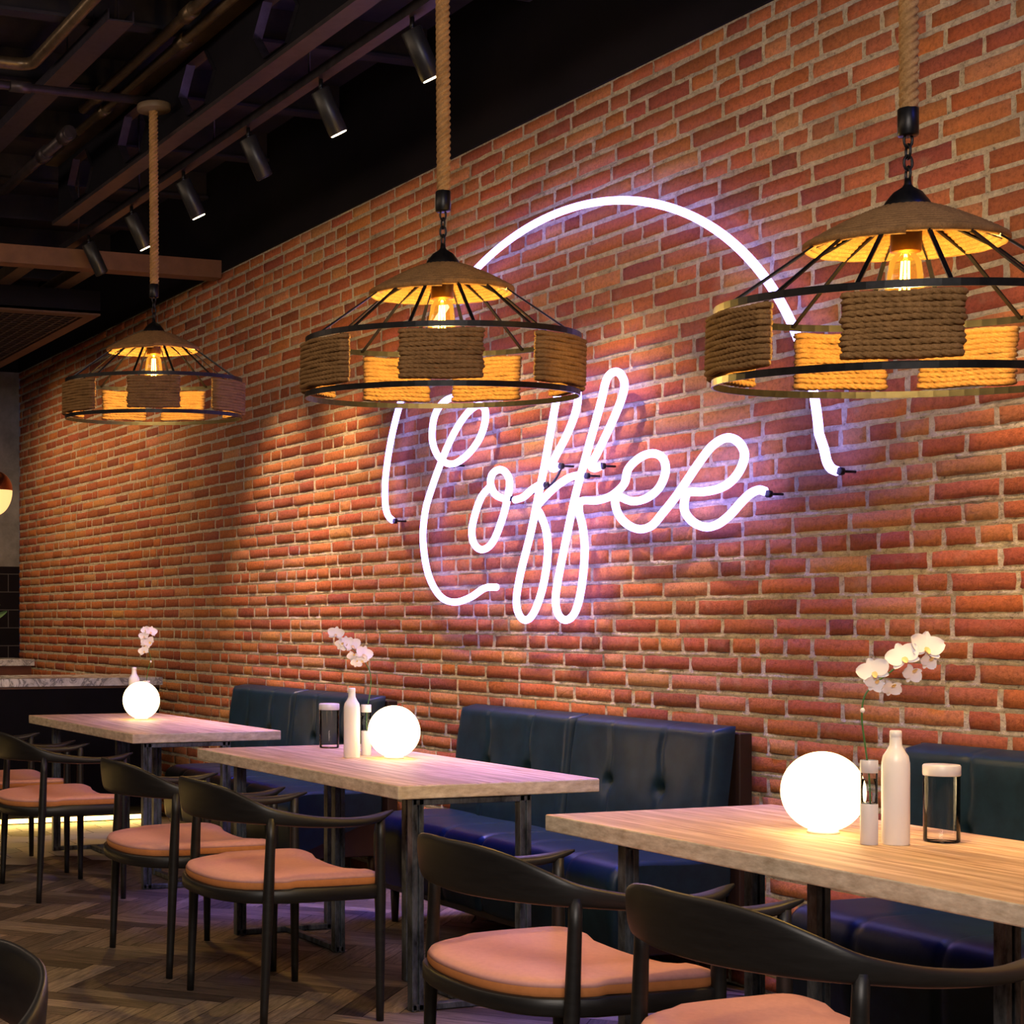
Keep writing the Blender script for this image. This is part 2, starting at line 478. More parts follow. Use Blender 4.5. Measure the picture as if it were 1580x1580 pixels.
# ------------------------------------------------------------------ ceiling steelwork
for k in range(15):
    x = -13.6 + k * .92
    o = MB(); o.span((x - .04, YL + .01, 3.95), (x + .04, WY - .02, 3.965)); o.span((x - .008, YL + .01, 3.965), (x + .008, WY - .02, CZ - .001))
    tag(o.build('ceiling_joist', M['ceil_dark']), 'dark steel joist crossing the black ceiling above the track', 'joist', 'joists across the dark ceiling')
# castellated beam along the room
YB, ZB0, ZB1 = 2.95, 3.585, 3.945
root = thing('castellated_beam', 'long brown steel beam with hexagonal openings under the ceiling', 'beam', (0, YB, ZB0))
HB = ZB1 - ZB0
xa, xb = -9.4, 1.5
MB().span((xa, -.045, 0), (xb, .045, .02)).build('bottom_flange', M['pipe_dark'], root)
MB().span((xa, -.085, HB - .02), (xb, .085, HB)).build('top_flange', M['steel_brown'], root)
web = MB(); lip = MB(); per = .86; hw, hh = .21, .12
x = xa
while x < xb - .01:
    x2 = min(x + per, xb); cx = (x + x2) / 2; zc = HB / 2
    for sgn in (-1, 1):
        yy = .006 * sgn
        hexp = [(cx - hw, zc), (cx - hw * .5, zc + hh), (cx + hw * .5, zc + hh), (cx + hw, zc), (cx + hw * .5, zc - hh), (cx - hw * .5, zc - hh)]
        out = [(x, zc), (x, HB - .02), (x2, HB - .02), (x2, zc), (x2, .02), (x, .02)]
        web.add([(p[0], yy, p[1]) for p in hexp + out], [(i, (i + 1) % 6, 6 + (i + 1) % 6, 6 + i) for i in range(6)])
    lip.add([(p[0], s_ * .022, p[1]) for s_ in (-1, 1) for p in hexp], [(i, (i + 1) % 6, 6 + (i + 1) % 6, 6 + i) for i in range(6)])
    x = x2
tag_lip = lip.build('opening_rims', M['rail'], root); web.build('web', M['soffit'], root)
# transverse beam
tag(MB().span((-9.80, -2.5, 3.414), (-9.68, WY - .015, 3.522)).build('cross_beam', m_noise('cross_beam_paint', (.10, .045, .022), (.15, .07, .036), 9, .7)), 'brown beam spanning across the ceiling to the brick wall', 'beam')
def pipe(pts, r, m, label, couplers=()):
    root = thing('ceiling_pipe', label, 'pipe', pts[0])
    o = Vector(pts[0]); L = [Vector(p) - o for p in pts]
    MB().tube(L, r, 12).build('tube', m, root)
    for t in couplers:
        p = L[0].lerp(L[1], t); d = (L[1] - L[0]).normalized()
        MB().tube([p - d * .05, p + d * .05], r * 1.35, 12).build('coupling', m, root)
    return root
def bent(a, b, c, r=.08):
    a, b, c = Vector(a), Vector(b), Vector(c)
    p = b + (a - b).normalized() * r; q = b + (c - b).normalized() * r
    return [a, p] + [(p * (1 - t) ** 2 + b * 2 * t * (1 - t) + q * t * t) for t in (.25, .5, .75)] + [q, c]
def along(Y, z, px0_, px1_):     # x range on a line along X from two picture columns
    def X(px):
        a = (px - PX0) / F_PX
        d = CR * a + CF
        return d.x * Y / d.y
    return X(px0_), X(px1_)
x0_, x1_ = along(2.29, 3.93, 48, 600)
pipe(bent((x1_, 2.29, 3.93), (x0_, 2.29, 3.93), (x0_, .2, 3.93)), .030, M['pipe'], 'copper coloured pipe bending round a corner at the upper left', (.55,))
x0_, x1_ = along(2.72, 3.92, 128, 700); pipe([(x1_, 2.72, 3.915), (x0_, 2.72, 3.915)], .026, M['pipe'], 'left one of two parallel metal pipes beside the castellated beam', (.6, .93))
x0_, x1_ = along(2.80, 3.92, 118, 720); pipe([(x1_, 2.815, 3.905), (x0_, 2.815, 3.905)], .024, M['pipe'], 'right one of two parallel metal pipes beside the castellated beam', (.62, .9))
x0_, x1_ = along(2.66, 3.86, 5, 108); pipe([(x1_, 2.66, 3.80), (x0_, 2.66, 3.80)], .030, M['pipe_dark'], 'dark short pipe with coupling left of the round ceiling rose', (.05, .35))
o = MB(); x0_, x1_ = along(2.44, 3.9, -60, 185)
o.span((x0_, 2.39, 3.88), (x1_, 2.50, 3.887)); o.span((x0_, 2.385, 3.88), (x1_, 2.392, 3.93)); o.span((x0_, 2.498, 3.88), (x1_, 2.505, 3.93))
for xq in (x0_ + .6, x0_ + 2.2, x1_ - .2):
    for yq in (2.388, 2.502): o.span((xq - .004, yq - .003, 3.93), (xq + .004, yq + .003, CZ - .001))
tag(o.build('cable_tray', M['duct']), 'flat grey cable tray running along the ceiling at upper left', 'cable tray')
# bar soffit panel
c0 = atZ(155, 487, 3.30)
root = thing('bar_soffit', 'dark lowered ceiling panel with mesh underside above the bar', 'ceiling panel', (c0.x, c0.y, 3.30))
MB().span((-3.0, -5.2, .012), (0, 0, .16)).build('panel', M['soffit'], root)
r_ = MB(); r_.span((-.09, -5.2, 0), (0, 0, .03)); r_.span((-3.0, -.09, 0), (-.09, 0, .03)); r_.span((-3.0, -5.2, 0), (-2.92, 0, .03)); r_.build('rim', m_noise('rim_paint', (.07, .035, .02), (.10, .05, .03), 9, .7), root)
g_ = MB()
for k in range(70):
    yy = -.12 - k * .072
    g_.bar((-2.9, yy, .006), (-.1, yy, .006), .014, .006)
for k in range(38):
    xx = -.12 - k * .073
    g_.bar((xx, -5.1, .007), (xx, -.1, .007), .014, .006)
g_.build('mesh_grille', M['grille'], root)
for k, (px, py, px2, py2, lab) in enumerate(((0, 432, 62, 402, 'left'), (50, 464, 142, 412, 'right'))):
    p, q = atZ(px, py, 3.5), atZ(px2, py2, 3.5)
    q.y = p.y
    o = MB(); o.span((p.x - 1, p.y - .05, 3.46), (-9.81, p.y + .05, 3.53))
    tag(o.build('ceiling_channel', M['steel_brown']), lab + ' one of two brown channels behind the cross beam', 'channel')

# ------------------------------------------------------------------ lighting track and spotlights
YT, ZT = 3.16, 3.575
o = MB()
xa, xb = along(YT, ZT, 98, 690)
root = thing('light_track', 'black lighting track running along the ceiling beside the brick wall', 'track', (xa, YT, ZT))
o.span((0, -.028, -.012), (xb + .8 - xa, .028, .03)); o.build('rail', M['rail'], root)
for k in range(6):
    xx = .3 + k * 1.05
    MB().tube([(xx, 0, .03), (xx, 0, CZ - ZT - .001)], .006, 8).build('hanger_rod', M['rail'], root)
sp_px = [(137, 362), (203, 318), (283, 262), (383, 192), (495, 115), (636, 20)]
on = [0, 1, 1, 0, 1, 1]
labs = ['unlit black cylinder spotlight at the far end of the track', 'lit black cylinder spotlight left of the far pendant rope', 'lit black cylinder spotlight just right of the far pendant rope',
        'unlit black cylinder spotlight midway along the track', 'lit black cylinder spotlight in front of the black wall band', 'nearest lit black cylinder spotlight partly behind the middle pendant rope']
proto = {}
spots = []
def make_spot(lit):
    root = thing('track_spotlight', '', 'spotlight', (0, 0, 0), 0, 'cylinder spotlights on the track')
    MB().tube([(0, 0, 0), (0, 0, -.05)], .009, 10).build('stem', M['black_metal'], root)
    a = math.radians(27); d = Vector((0, math.sin(a), -math.cos(a))); p0 = Vector((0, 0, -.055)) - d * .012; p1 = p0 + d * .195
    MB().tube([p0, p0 + d * .004, p1 - d * .003, p1], [.036, .040, .040, .038], 24).build('body', M['spot'], root)
    MB().tube([Vector((-.012, 0, -.05)), Vector((.012, 0, -.05))], .011, 12).build('joint', mat('joint_metal', (.7, .7, .72), .3, .8), root)
    MB().tube([p1 + d * .0005, p1 + d * .004], [.034, .033], 24).build('lens', M['lens'] if lit else M['lens_off'], root)
    return root, p1 + d * .02
for i, (px, py) in enumerate(sp_px):
    d = ray(px, py); P = Vector((0, 0, CAM_H)) + d * (YT / d.y)
    root, tip = make_spot(on[i])
    root.location = (P.x, YT, ZT - .012); root['label'] = labs[i]
    spots.append((Vector((P.x, YT, ZT - .012)) + tip, on[i], root))

# ------------------------------------------------------------------ neon sign
NY = WY - .075
def z6(pts): return [(580 + x / 3.16, 550 + y / 3.16) for x, y in pts]
def z3(pts): return [(960 + x / 4.158, 550 + y / 4.158) for x, y in pts]
def wallp(pts, dy=0): return [atY(x, y, NY + dy) for x, y in pts]
sign = thing('neon_sign', 'glowing white neon sign reading Coffee inside an open ring on brick wall', 'neon sign', atY(940, 640, NY))
so = Vector(sign.location)
# ring (axis-aligned ellipse on the wall), least squares from points of its visible arc
ringpx = [(725, 420), (760, 385), (800, 358), (850, 333), (900, 319), (965, 314), (1020, 318), (1060, 334), (1109, 362), (1159, 405), (1192, 443), (1220, 492), (1259, 614), (1267, 663), (615, 632), (604, 683), (596, 727), (594, 765)]
rw = wallp(ringpx)
import numpy as np
A = np.array([[p.x * p.x, p.x, p.z * 1.0, 1.0] for p in rw]); bb = np.array([-p.z * p.z for p in rw])
s_ = np.linalg.lstsq(A, bb, rcond=None)[0]
cxr = -s_[1] / (2 * s_[0]); czr = -s_[2] / 2; bz = math.sqrt(czr ** 2 + s_[0] * cxr ** 2 - s_[3]); ax = bz / math.sqrt(s_[0])
pl = atY(595, 745, NY); pr = atY(1268, 668, NY)
def ang(p): return math.atan2((p.z - czr) / bz, (p.x - cxr) / ax)
a1, a0 = ang(pl), ang(pr)
if a1 < 0: a1 += 2 * PI
ring = [Vector((cxr + ax * math.cos(a0 + (a1 - a0) * k / 90), NY, czr + bz * math.sin(a0 + (a1 - a0) * k / 90))) for k in range(91)]
headp = crom(wallp([(1292, 727), (1283, 723), (1276, 712), (1271, 690)]), 5)[:-1]
tailp = crom(wallp([(594, 765), (595, 782), (599, 796), (606, 803)]), 5)
TR = .0155
MB().tube([p - so for p in headp + ring + tailp], TR, 12).build('ring_tube', M['neon'], sign)
Cc = z6([(588, 1125), (530, 1130), (460, 1175), (380, 1198), (310, 1165), (255, 1060), (230, 900), (240, 760), (270, 650), (320, 510), (370, 395), (420, 310), (465, 258), (505, 238), (533, 262), (530, 330), (500, 410), (440, 485), (370, 525), (310, 495), (277, 420), (278, 330), (300, 260), (345, 212), (405, 195), (440, 200)])
Oo = z6([(552, 640), (515, 685), (485, 765), (468, 850), (480, 915), (520, 942), (570, 905), (615, 795), (642, 690), (652, 610), (632, 565), (600, 552), (567, 575), (560, 625), (585, 675), (640, 698)])
F1a = z6([(678, 700), (720, 685), (760, 650), (800, 625)])
F1 = z6([(888, 534), (868, 548), (856, 532), (885, 472), (930, 385), (968, 290), (985, 205), (972, 120), (940, 85), (905, 120), (878, 225), (850, 380), (820, 545), (790, 690), (755, 860), (705, 1060), (685, 1190), (700, 1262), (735, 1285), (775, 1240), (815, 1120), (838, 965), (830, 850), (802, 770), (785, 735), (830, 680), (890, 625), (950, 588), (1005, 578)])
F2 = z6([(1092, 536), (1064, 546), (1050, 528), (1080, 470), (1145, 335), (1195, 215), (1212, 135), (1192, 85), (1160, 76), (1125, 112), (1098, 222), (1058, 365), (1010, 540), (970, 690), (930, 880), (890, 1080), (876, 1190), (892, 1262), (930, 1285), (972, 1245), (1002, 1130), (1018, 960), (1010, 840), (990, 750), (1003, 705), (1080, 702), (1150, 678)])
E1 = z6([(1150, 678), (1210, 622)]) + z3([(40, 720), (120, 645), (200, 622), (262, 655), (278, 740), (235, 845), (150, 912), (60, 928), (-20, 900), (-45, 930), (-25, 1010), (30, 1075), (110, 1108), (190, 1085), (260, 1005), (340, 905), (420, 790), (500, 672), (580, 572), (670, 522), (745, 548), (785, 625), (760, 720), (700, 800), (620, 848), (520, 868), (425, 872), (400, 930), (403, 995), (450, 1058), (530, 1094), (610, 1078), (690, 1018), (760, 940), (820, 882), (875, 857), (915, 865)])
for nm, path, dy in (('letter_c_tube', Cc, 0), ('letter_o_tube', Oo, -.004), ('letter_f_joint_tube', F1a, .004), ('letter_f_tube', F1, 0), ('letter_f_tube', F2 + E1[1:], -.006)):
    MB().tube([p - so for p in crom(wallp(path, dy), 6)], TR, 12).build('script_tube', M['neon'], sign)
for px, py in ((1295, 727), (608, 804), (1184, 762), (697, 718), (864, 719), (928, 719), (904, 734), (786, 769), (841, 748)):
    p = atY(px, py, NY) - so
    o = MB(); o.tube([p - Vector((.0, .002, 0)), p + Vector((0, .014, 0))], .013, 8); o.tube([p + Vector((0, .01, 0)), p + Vector((0, .066, 0))], .0045, 8)
    o.build('standoff', M['black_metal'], sign)
MB().tube([p - so for p in crom([atY(866, 722, NY + .03), atY(858, 738, NY + .05), atY(844, 752, NY + .05), atY(812, 765, NY + .04)], 5)], .005, 8).build('wire', M['black_metal'], sign)

# ------------------------------------------------------------------ tables
def plan_t(xe, xs, ya, yb, ys, q, z0, z1):
    # T-shaped flat frame seen from above, extruded from z0 to z1
    h = q / 2; sg = 1 if xs > xe else -1
    P = [(xe - sg * h, ya), (xe + sg * h, ya), (xe + sg * h, ys - h), (xs + sg * h, ys - h), (xs + sg * h, ys + h), (xe + sg * h, ys + h), (xe + sg * h, yb), (xe - sg * h, yb)]
    vs = [(x, y, z0) for x, y in P] + [(x, y, z1) for x, y in P]; n = len(P)
    return vs, [tuple(range(n))[::-1], tuple(range(n, 2 * n))] + [(i, (i + 1) % n, n + (i + 1) % n, n + i) for i in range(n)]
TZ, TT = .755, .046
TL_, TW = 1.765, .785      # length along the wall, width
def make_table():
    root = thing('dining_table', '', 'table', (0, 0, 0), 0, 'wooden dining tables along the brick wall')
    t = MB(); t.mi = 1
    t.span((-TL_ / 2, -TW / 2, TZ - TT), (TL_ / 2, TW / 2, TZ))
    t.m[-1] = 1
    for i, f in enumerate(t.f):
        if all(abs(t.v[k][2] - TZ) < 1e-6 for k in f): t.m[i] = 0
    top = t.build('tabletop', [M['table_top'], M['table_edge']], root, bevel=.004)
    zt = TZ - TT
    for xe, xs in ((-TL_ / 2 + .27, -TL_ / 2 + .74), (TL_ / 2 - .03, TL_ / 2 - .46)):
        q = .034; ya, yb, ys = -.31, .105, -.095
        for z, nm in ((zt - .012, 'top_frame'), (.014, 'foot_frame')):
            fr = MB(); fr.add(*plan_t(xe, xs, ya - .02, yb + .02, ys, q, z - .011, z + .011)); fr.build(nm, M['steel'], root, bevel=.003)
        for (px_, py_) in ((xe, ya), (xe, yb), (xs, ys)):
            p = MB()
            p.box((px_, py_ - .013, zt / 2), (.034, .018, zt - .002)); p.box((px_, py_ + .013, zt / 2), (.034, .018, zt - .002)); p.box((px_, py_, zt / 2), (.018, .012, zt - .004))
            p.build('leg', M['steel'], root, bevel=.002)
    return root
T3 = make_table(); T3.location = (-4.117 + TL_ / 2, 2.725 + TW / 2, 0); T3['label'] = 'nearest pale wooden table, cut by the right picture edge'
T2 = dup(T3, (-4.985 - TL_ / 2, 2.735 + TW / 2, 0), 0, 'middle pale wooden table with black steel legs between two others')
T1 = dup(T3, (-7.70 - TL_ / 2, 2.785 + TW / 2, 0), 0, 'farthest wooden table standing in front of the dark bar counter')

# ------------------------------------------------------------------ chairs
def leg_mesh(foot, top, rf, rm, rt):
    foot, top = Vector(foot), Vector(top); pts = []; rs = []
    for k in range(11):
        t = k / 10; pts.append(foot.lerp(top, t))
        h = .62
        rs.append(rf + (rm - rf) * (t / h) if t < h else rm + (rt - rm) * ((t - h) / (1 - h)))
    return MB().tube(pts, rs, 14)
def d_outline(s, n=56):
    # seat plan: broad straight front, rounded back
    pts = []
    key = [(-.20, .238), (0, .228), (.20, .238), (.292, .232), (.330, .195), (.332, .10), (.328, -.03), (.308, -.15), (.248, -.25), (.14, -.300), (0, -.312), (-.14, -.300), (-.248, -.25), (-.308, -.15), (-.328, -.03), (-.332, .10), (-.330, .195), (-.292, .232)]
    return [Vector((p.x * s[0], p.y * s[1], 0)) for p in crom([(x, y, 0) for x, y in key], 4, True)]
def make_chair():
    root = thing('dining_chair', '', 'chair', (0, 0, 0), 0, 'round armed black dining chairs')
    o1 = d_outline((.985, .985)); o2 = d_outline((1, 1)); z0, z1 = .392, .432
    def ringz(o, zf): return [Vector((p.x, p.y, zf(p))) for p in o]
    sad = lambda p: .014 * min(1, (abs(p.x) / .3) ** 2) * (1 if p.y > -.1 else .6) - (.010 if abs(p.x) < .2 and p.y > .15 else 0)
    f = MB()
    f.loft([ringz(o1, lambda p: z0 + sad(p) * .5), ringz(o2, lambda p: z0 + .005 + sad(p) * .5), ringz(o2, lambda p: z1 - .004 + sad(p)), ringz(o1, lambda p: z1 + sad(p))])
    f.build('seat_frame', M['chair_wood'], root)
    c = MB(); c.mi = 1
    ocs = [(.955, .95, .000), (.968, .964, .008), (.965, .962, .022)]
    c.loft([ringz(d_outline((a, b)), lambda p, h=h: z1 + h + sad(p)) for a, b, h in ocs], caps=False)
    c.mi = 0
    tops = [(.965, .962, .022), (.945, .94, .033), (.88, .875, .040), (.7, .7, .043), (.45, .45, .044), (.2, .2, .044), (.02, .02, .044)]
    c.loft([ringz(d_outline((a, b)), lambda p, h=h: z1 + h + sad(p)) for a, b, h in tops], caps=True)
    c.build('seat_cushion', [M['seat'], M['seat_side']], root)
    half = [(0, -.318, .712, .128, .020), (.11, -.308, .712, .126, .020), (.205, -.278, .706, .110, .021), (.275, -.232, .692, .082, .024), (.317, -.170, .676, .054, .029), (.338, -.06, .660, .040, .036), (.346, .05, .653, .032, .046), (.344, .13, .654, .029, .052), (.336, .185, .661, .026, .046), (.326, .225, .672, .018, .026), (.320, .252, .680, .008, .008)]
    full = [(-x, y, z, h, t) for x, y, z, h, t in half[:0:-1]] + half
    P = crom([(x, y, z) for x, y, z, h, t in full], 4); Q = crom([(h, t, 0) for x, y, z, h, t in full], 4)
    secs = []
    for i, p in enumerate(P):
        t = (P[min(i + 1, len(P) - 1)] - P[max(i - 1, 0)]); t.z = 0; t.normalize()
        nrm = Vector((t.y, -t.x, 0))          # outwards
        h, th = max(Q[i].x, .006), max(Q[i].y, .006)
        lean = .10 if h > .06 else .10 * h / .06
        sec = []
        for k in range(16):
            a = 2 * PI * k / 16; ca, sa = math.cos(a), math.sin(a)
            e = lambda v: math.copysign(abs(v) ** .75, v)
            sec.append(p + nrm * (e(ca) * th / 2 + e(sa) * h / 2 * lean) + Vector((0, 0, e(sa) * h / 2)))
        secs.append(sec)
    MB().loft(secs).build('back_rail', M['chair_wood'], root)
    for s in (-1, 1):
        leg_mesh((s * .312, -.205, 0), (s * .314, -.178, .672), .0125, .0185, .015).build('leg', M['chair_wood'], root)
        leg_mesh((s * .322, .205, 0), (s * .326, .205, .662), .0125, .0185, .015).build('leg', M['chair_wood'], root)
    return root
ch = make_chair()
ch.location = (-5.255, 2.435, 0); ch['label'] = 'black armchair with salmon seat in front of the middle table, near position'
CY = 2.435
dup(ch, (-6.085, CY, 0), 0, 'black armchair with salmon seat in front of the middle table, far position')
dup(ch, (-7.83, CY + .03, 0), 0, 'black armchair with salmon seat in front of the farthest table, near position')
dup(ch, (-8.70, CY + .03, 0), 0, 'black armchair with salmon seat at the far table, cut by left edge')
dup(ch, (-3.60, CY, 0), 0, 'black armchair whose whole salmon seat shows, before the nearest table')
dup(ch, (-2.73, CY, 0), 0, 'black armchair closest to the lower right corner with broad black back')
dup(ch, (-2.60, .44, 0), PI, 'black chair back cropped in the bottom left corner')

# ------------------------------------------------------------------ benches
BL = 1.74
def pillow(name, root, axes, L, Hh, th, seams, buttons, bw=.022):
    # grid in local (u,v) with thickness along w ; axes maps (u,v,w)->xyz
    nu, nv = 72, 36; vs = []; fs = []
    for i in range(nu + 1):
        for j in range(nv + 1):
            u = L * (i / nu); v = Hh * (j / nv)
            eu = min(u, L - u); ev = min(v, Hh - v)
            r = .035
            f = lambda e: math.sqrt(max(0, 1 - (1 - min(e, r) / r) ** 2)) if e < r else 1
            wv = th * (0.35 + .65 * min(f(eu), f(ev)))
            if eu == 0 or ev == 0: wv = 0
            for s_, v0, v1 in seams:
                if v0 <= v <= v1:
                    d = abs(u - s_ - .006 * math.sin(v * 30 + s_ * 9)); wv -= .007 * math.exp(-(d / .011) ** 2) * min(1, eu / .03)
            for bu, bv in buttons:
                d = math.hypot(u - bu, v - bv); wv -= .022 * math.exp(-(d / .022) ** 2) + .008 * math.exp(-(d / .07) ** 2)
            wv += .006 * (noise.noise(Vector((u * 7, v * 7, L))))
            vs.append(axes(u, v, max(wv, 0)))
    for i in range(nu):
        for j in range(nv):
            a = i * (nv + 1) + j; fs.append((a, a + 1, a + nv + 2, a + nv + 1))
    m = MB().add(vs, fs, True)
    o = m.build(name, M['navy'], root)
    return o
def make_bench():
    root = thing('banquette_bench', '', 'bench', (0, 0, 0), 0, 'tufted navy banquettes against the brick wall')
    # local: x 0..BL (far to near), y 0 = wall side, negative towards the tables
    f = MB()
    f.span((.02, -.058, .10), (BL + .012, -.004, .905)); f.build('back_frame', M['bench_wood'], root, bevel=.004)
    f = MB(); f.span((.02, -.545, .14), (BL - .03, -.059, .30)); f.build('base', M['bench_wood'], root, bevel=.006)
    h = BL / 2; sl = math.atan2(.07, .48)
    for k in (0, 1):
        ox = k * h + .003
        def axb(u, v, w_, ox=ox): return Vector((ox + u, -.06 - (.515 - v) * .13 - w_, .415 + v))
        c = pillow('back_cushion', root, axb, h - .006, .515, .085, [(.27, .25, .515), (.58, .25, .515), (.27, 0, .25), (.58, 0, .25)], [(.27, .27), (.58, .27)])
        for bu in (.27, .58):
            p = axb(bu, .27, .045); b = MB()
            b.lathe([(0.0, .008), (.008, .006), (.012, 0), (.0, -.003)], 12); bo = b.build('button', M['navy'], c, loc=p); bo.rotation_euler = (PI / 2, 0, 0)
        # seat: loft front-to-back profile, seams across
        nu = 60; vs = []; fs = []
        prof = [(-.075, .34), (-.075, .445), (-.10, .462), (-.22, .468), (-.38, .472), (-.50, .468), (-.550, .452), (-.572, .42), (-.580, .37), (-.578, .28), (-.572, .22), (-.560, .170), (-.53, .165)]
        prof = [(p.x, p.y) for p in crom([(y, z, 0) for y, z in prof], 3)]
        W = h - .006
        for i in range(nu + 1):
            u = W * i / nu; eu = min(u, W - u); rr = 1 - math.sqrt(max(0, 1 - (1 - min(eu, .03) / .03) ** 2))
            sd = sum(math.exp(-((u - s_) / .012) ** 2) for s_ in (.27, .58))
            for (y, z) in prof:
                cyy, czz = -.31, .31
                k_ = .018 * rr + .010 * sd
                dy, dz = y - cyy, z - czz; ln = math.hypot(dy, dz)
                nn = .005 * noise.noise(Vector((u * 5 + ox, y * 6, z * 6)))
                vs.append((ox + u, y - dy / ln * (k_ - nn), z - dz / ln * (k_ - nn)))
        npf = len(prof)
        for i in range(nu):
            for j in range(npf):
                j2 = (j + 1) % npf
                fs.append((i * npf + j, i * npf + j2, (i + 1) * npf + j2, (i + 1) * npf + j))
        m = MB().add(vs, fs, True)
        m.f.append(list(range(npf))); m.m.append(0); m.sm.append(False)
        m.f.append([nu * npf + j for j in range(npf)][::-1]); m.m.append(0); m.sm.append(False)
        m.build('seat_cushion', M['navy'], root)
    for x_ in (.10, BL - .08):
        for y_ in (-.10, -.515):
            MB().tube([(x_, y_, 0), (x_, y_, .135)], [.014, .02], 10).build('leg', M['bench_wood'], root)
    return root
b2 = make_bench(); b2.location = (-6.64, WY - .012, 0); b2['label'] = 'navy tufted leather bench against brick wall behind the middle table'
dup(b2, (-9.20, WY - .012, 0), 0, 'navy tufted leather bench against brick wall behind the farthest table')
dup(b2, (-4.07, WY - .012, 0), 0, 'navy tufted leather bench behind the nearest table at right edge')

# ------------------------------------------------------------------ table-top things
def globe(loc, label):
    root = thing('globe_lamp', label, 'lamp', loc, 0, 'glowing globe lamps on the tables')
    R = .103
    MB().lathe([(0.001, 0), (.038, 0), (.040, .004), (.036, .008), (.001, .008)], 24).build('base', M['white'], root)
    MB().lathe([(max(.001, R * math.sin(a)), R + .003 - R * math.cos(a)) for a in [PI * k / 28 for k in range(29)]], 48).build('glass_globe', M['globe'], root)
    L = bpy.data.lights.new('globe_light', 'POINT')
def bottle(loc, label):
    root = thing('bottle', label, 'bottle', loc, 0, 'white bottles on the tables')
    MB().lathe([(.001, 0), (.030, 0), (.032, .003), (.0325, .16), (.032, .200), (.029, .216), (.020, .230), (.0145, .242), (.0135, .262)], 32).build('body', M['white'], root)
    MB().lathe([(.0135, .262), (.0142, .263), (.0135, .276), (.012, .278), (.001, .278)], 24).build('cap', M['white'], root)
def jar(loc, label):
    root = thing('glass_jar', label, 'jar', loc, 0, 'lidded glass jars on the tables')
    MB().lathe([(.001, .001), (.040, .001), (.042, .004), (.042, .165)], 40).build('glass_body', M['glass'], root)
    MB().lathe([(.001, .164), (.0425, .164), (.0435, .167), (.0435, .188), (.041, .191), (.001, .191)], 40).build('lid', M['frost'], root)
def petal_mesh(mb, c, right, up, nrm, ln, wd, ang, curl=.2):
    d = (right * math.cos(ang) + up * math.sin(ang)); sd = nrm.cross(d).normalized()
    vs = []; fs = []; nu, nv = 7, 4
    for i in range(nu + 1):
        t = i / nu; w_ = wd * max(0, math.sin(PI * (.05 + .93 * t) ** .8)) ** .55
        for j in range(nv + 1):
            q = j / nv * 2 - 1
            vs.append(c + d * ln * t + sd * w_ * q * .5 + nrm * (curl * ln * (t * t * .5 + .35 * q * q * t)))
    for i in range(nu):
        for j in range(nv):
            a = i * (nv + 1) + j; fs.append((a, a + 1, a + nv + 2, a + nv + 1))
    # thin but solid
    th = .0012; n0 = len(vs)
    vs2 = vs + [v - nrm * th for v in vs]; fs2 = fs + [tuple(k + n0 for k in f[::-1]) for f in fs]
    mb.add(vs2, fs2, True)
def orchid(name_loc, label, stem, flowers, bud, tube_h=.205, cut=True):
    """vase with one orchid stem; stem / flowers given as (right, up) metres seen from the room, plus depth"""
    V = thing('bud_vase', label[0], 'vase', name_loc, 0, 'slim glass bud vases on the tables')
    MB().lathe([(.001, .001), (.0185, .001), (.0195, .004), (.0195, tube_h)], 28).build('glass_tube', M['glass'], V)
    MB().lathe([(.001, .1025), (.0172, .1025), (.0172, .16), (.001, .16)], 20).build('water', m_glass('water', (.90, .95, 1), 1.2), V)
    MB().lathe([(.0197, .0005), (.0205, .002), (.0205, .098), (.0197, .100)], 28).build('sleeve', M['vase_base'], V)
    MB().lathe([(.0197, tube_h - .030), (.0205, tube_h - .029), (.0205, tube_h), (.0197, tube_h + .001)], 28).build('rim', M['vase_base'], V)
    root = thing('orchid', label[1], 'flower', Vector(name_loc) + Vector((0, 0, .08)), 0, 'white orchids in bud vases')
    rt = CR.copy(); up = Vector((0, 0, 1)); fw_ = CF.copy()
    to3 = lambda a, b, c=0: rt * a + up * (b - .08) + fw_ * c
    MB().tube(crom([to3(*p) for p in stem], 6), .0022, 8).build('stem', M['green'], root)
    for (a, b, size, rot, face) in flowers:
        c = to3(a, b, -.012)
        nrm = (-fw_ + rt * face[0] + up * face[1]).normalized()
        r2 = (rt - nrm * rt.dot(nrm)).normalized(); u2 = nrm.cross(r2)
        if u2.z < 0: u2 = -u2
        fl_ = MB()
        for ang_, ln, wd in ((PI * .5, .9, .62), (PI * .5 + 2.1, .85, .5), (PI * .5 - 2.1, .85, .5)):
            petal_mesh(fl_, c - nrm * .001, r2, u2, nrm, size * ln, size * wd, ang_ + rot, .15)
        for ang_ in (.12 * PI, .88 * PI): petal_mesh(fl_, c + nrm * .002, r2, u2, nrm, size * 1.0, size * 1.05, ang_ + rot, .22)
        fo = fl_.build('blossom', M['petal'], root)
        lp = MB(); petal_mesh(lp, c + nrm * .005, r2, u2, nrm, size * .42, size * .32, -PI / 2 + rot, .6); lp.build('lip', M['lip'], fo)
    if bud:
        o = MB(); p = to3(*bud); o.lathe([(.0005, -.007), (.005, -.003), (.006, .001), (.0035, .006), (.0005, .008)], 12, p); o.build('bud', M['petal'], root)
g3 = atZ(1270, 1285, TZ); g2 = atZ(608, 1170, TZ); g1 = atZ(218, 1110, TZ)
globe(g3, 'largest-looking glowing globe lamp on the nearest table')
globe(g2, 'glowing globe lamp on the middle table beside a white bottle')
globe(g1, 'glowing globe lamp on the farthest table in front of the bar')
bottle(atZ(1382, 1303, TZ), 'white bottle on the nearest table between vase and glass jar')
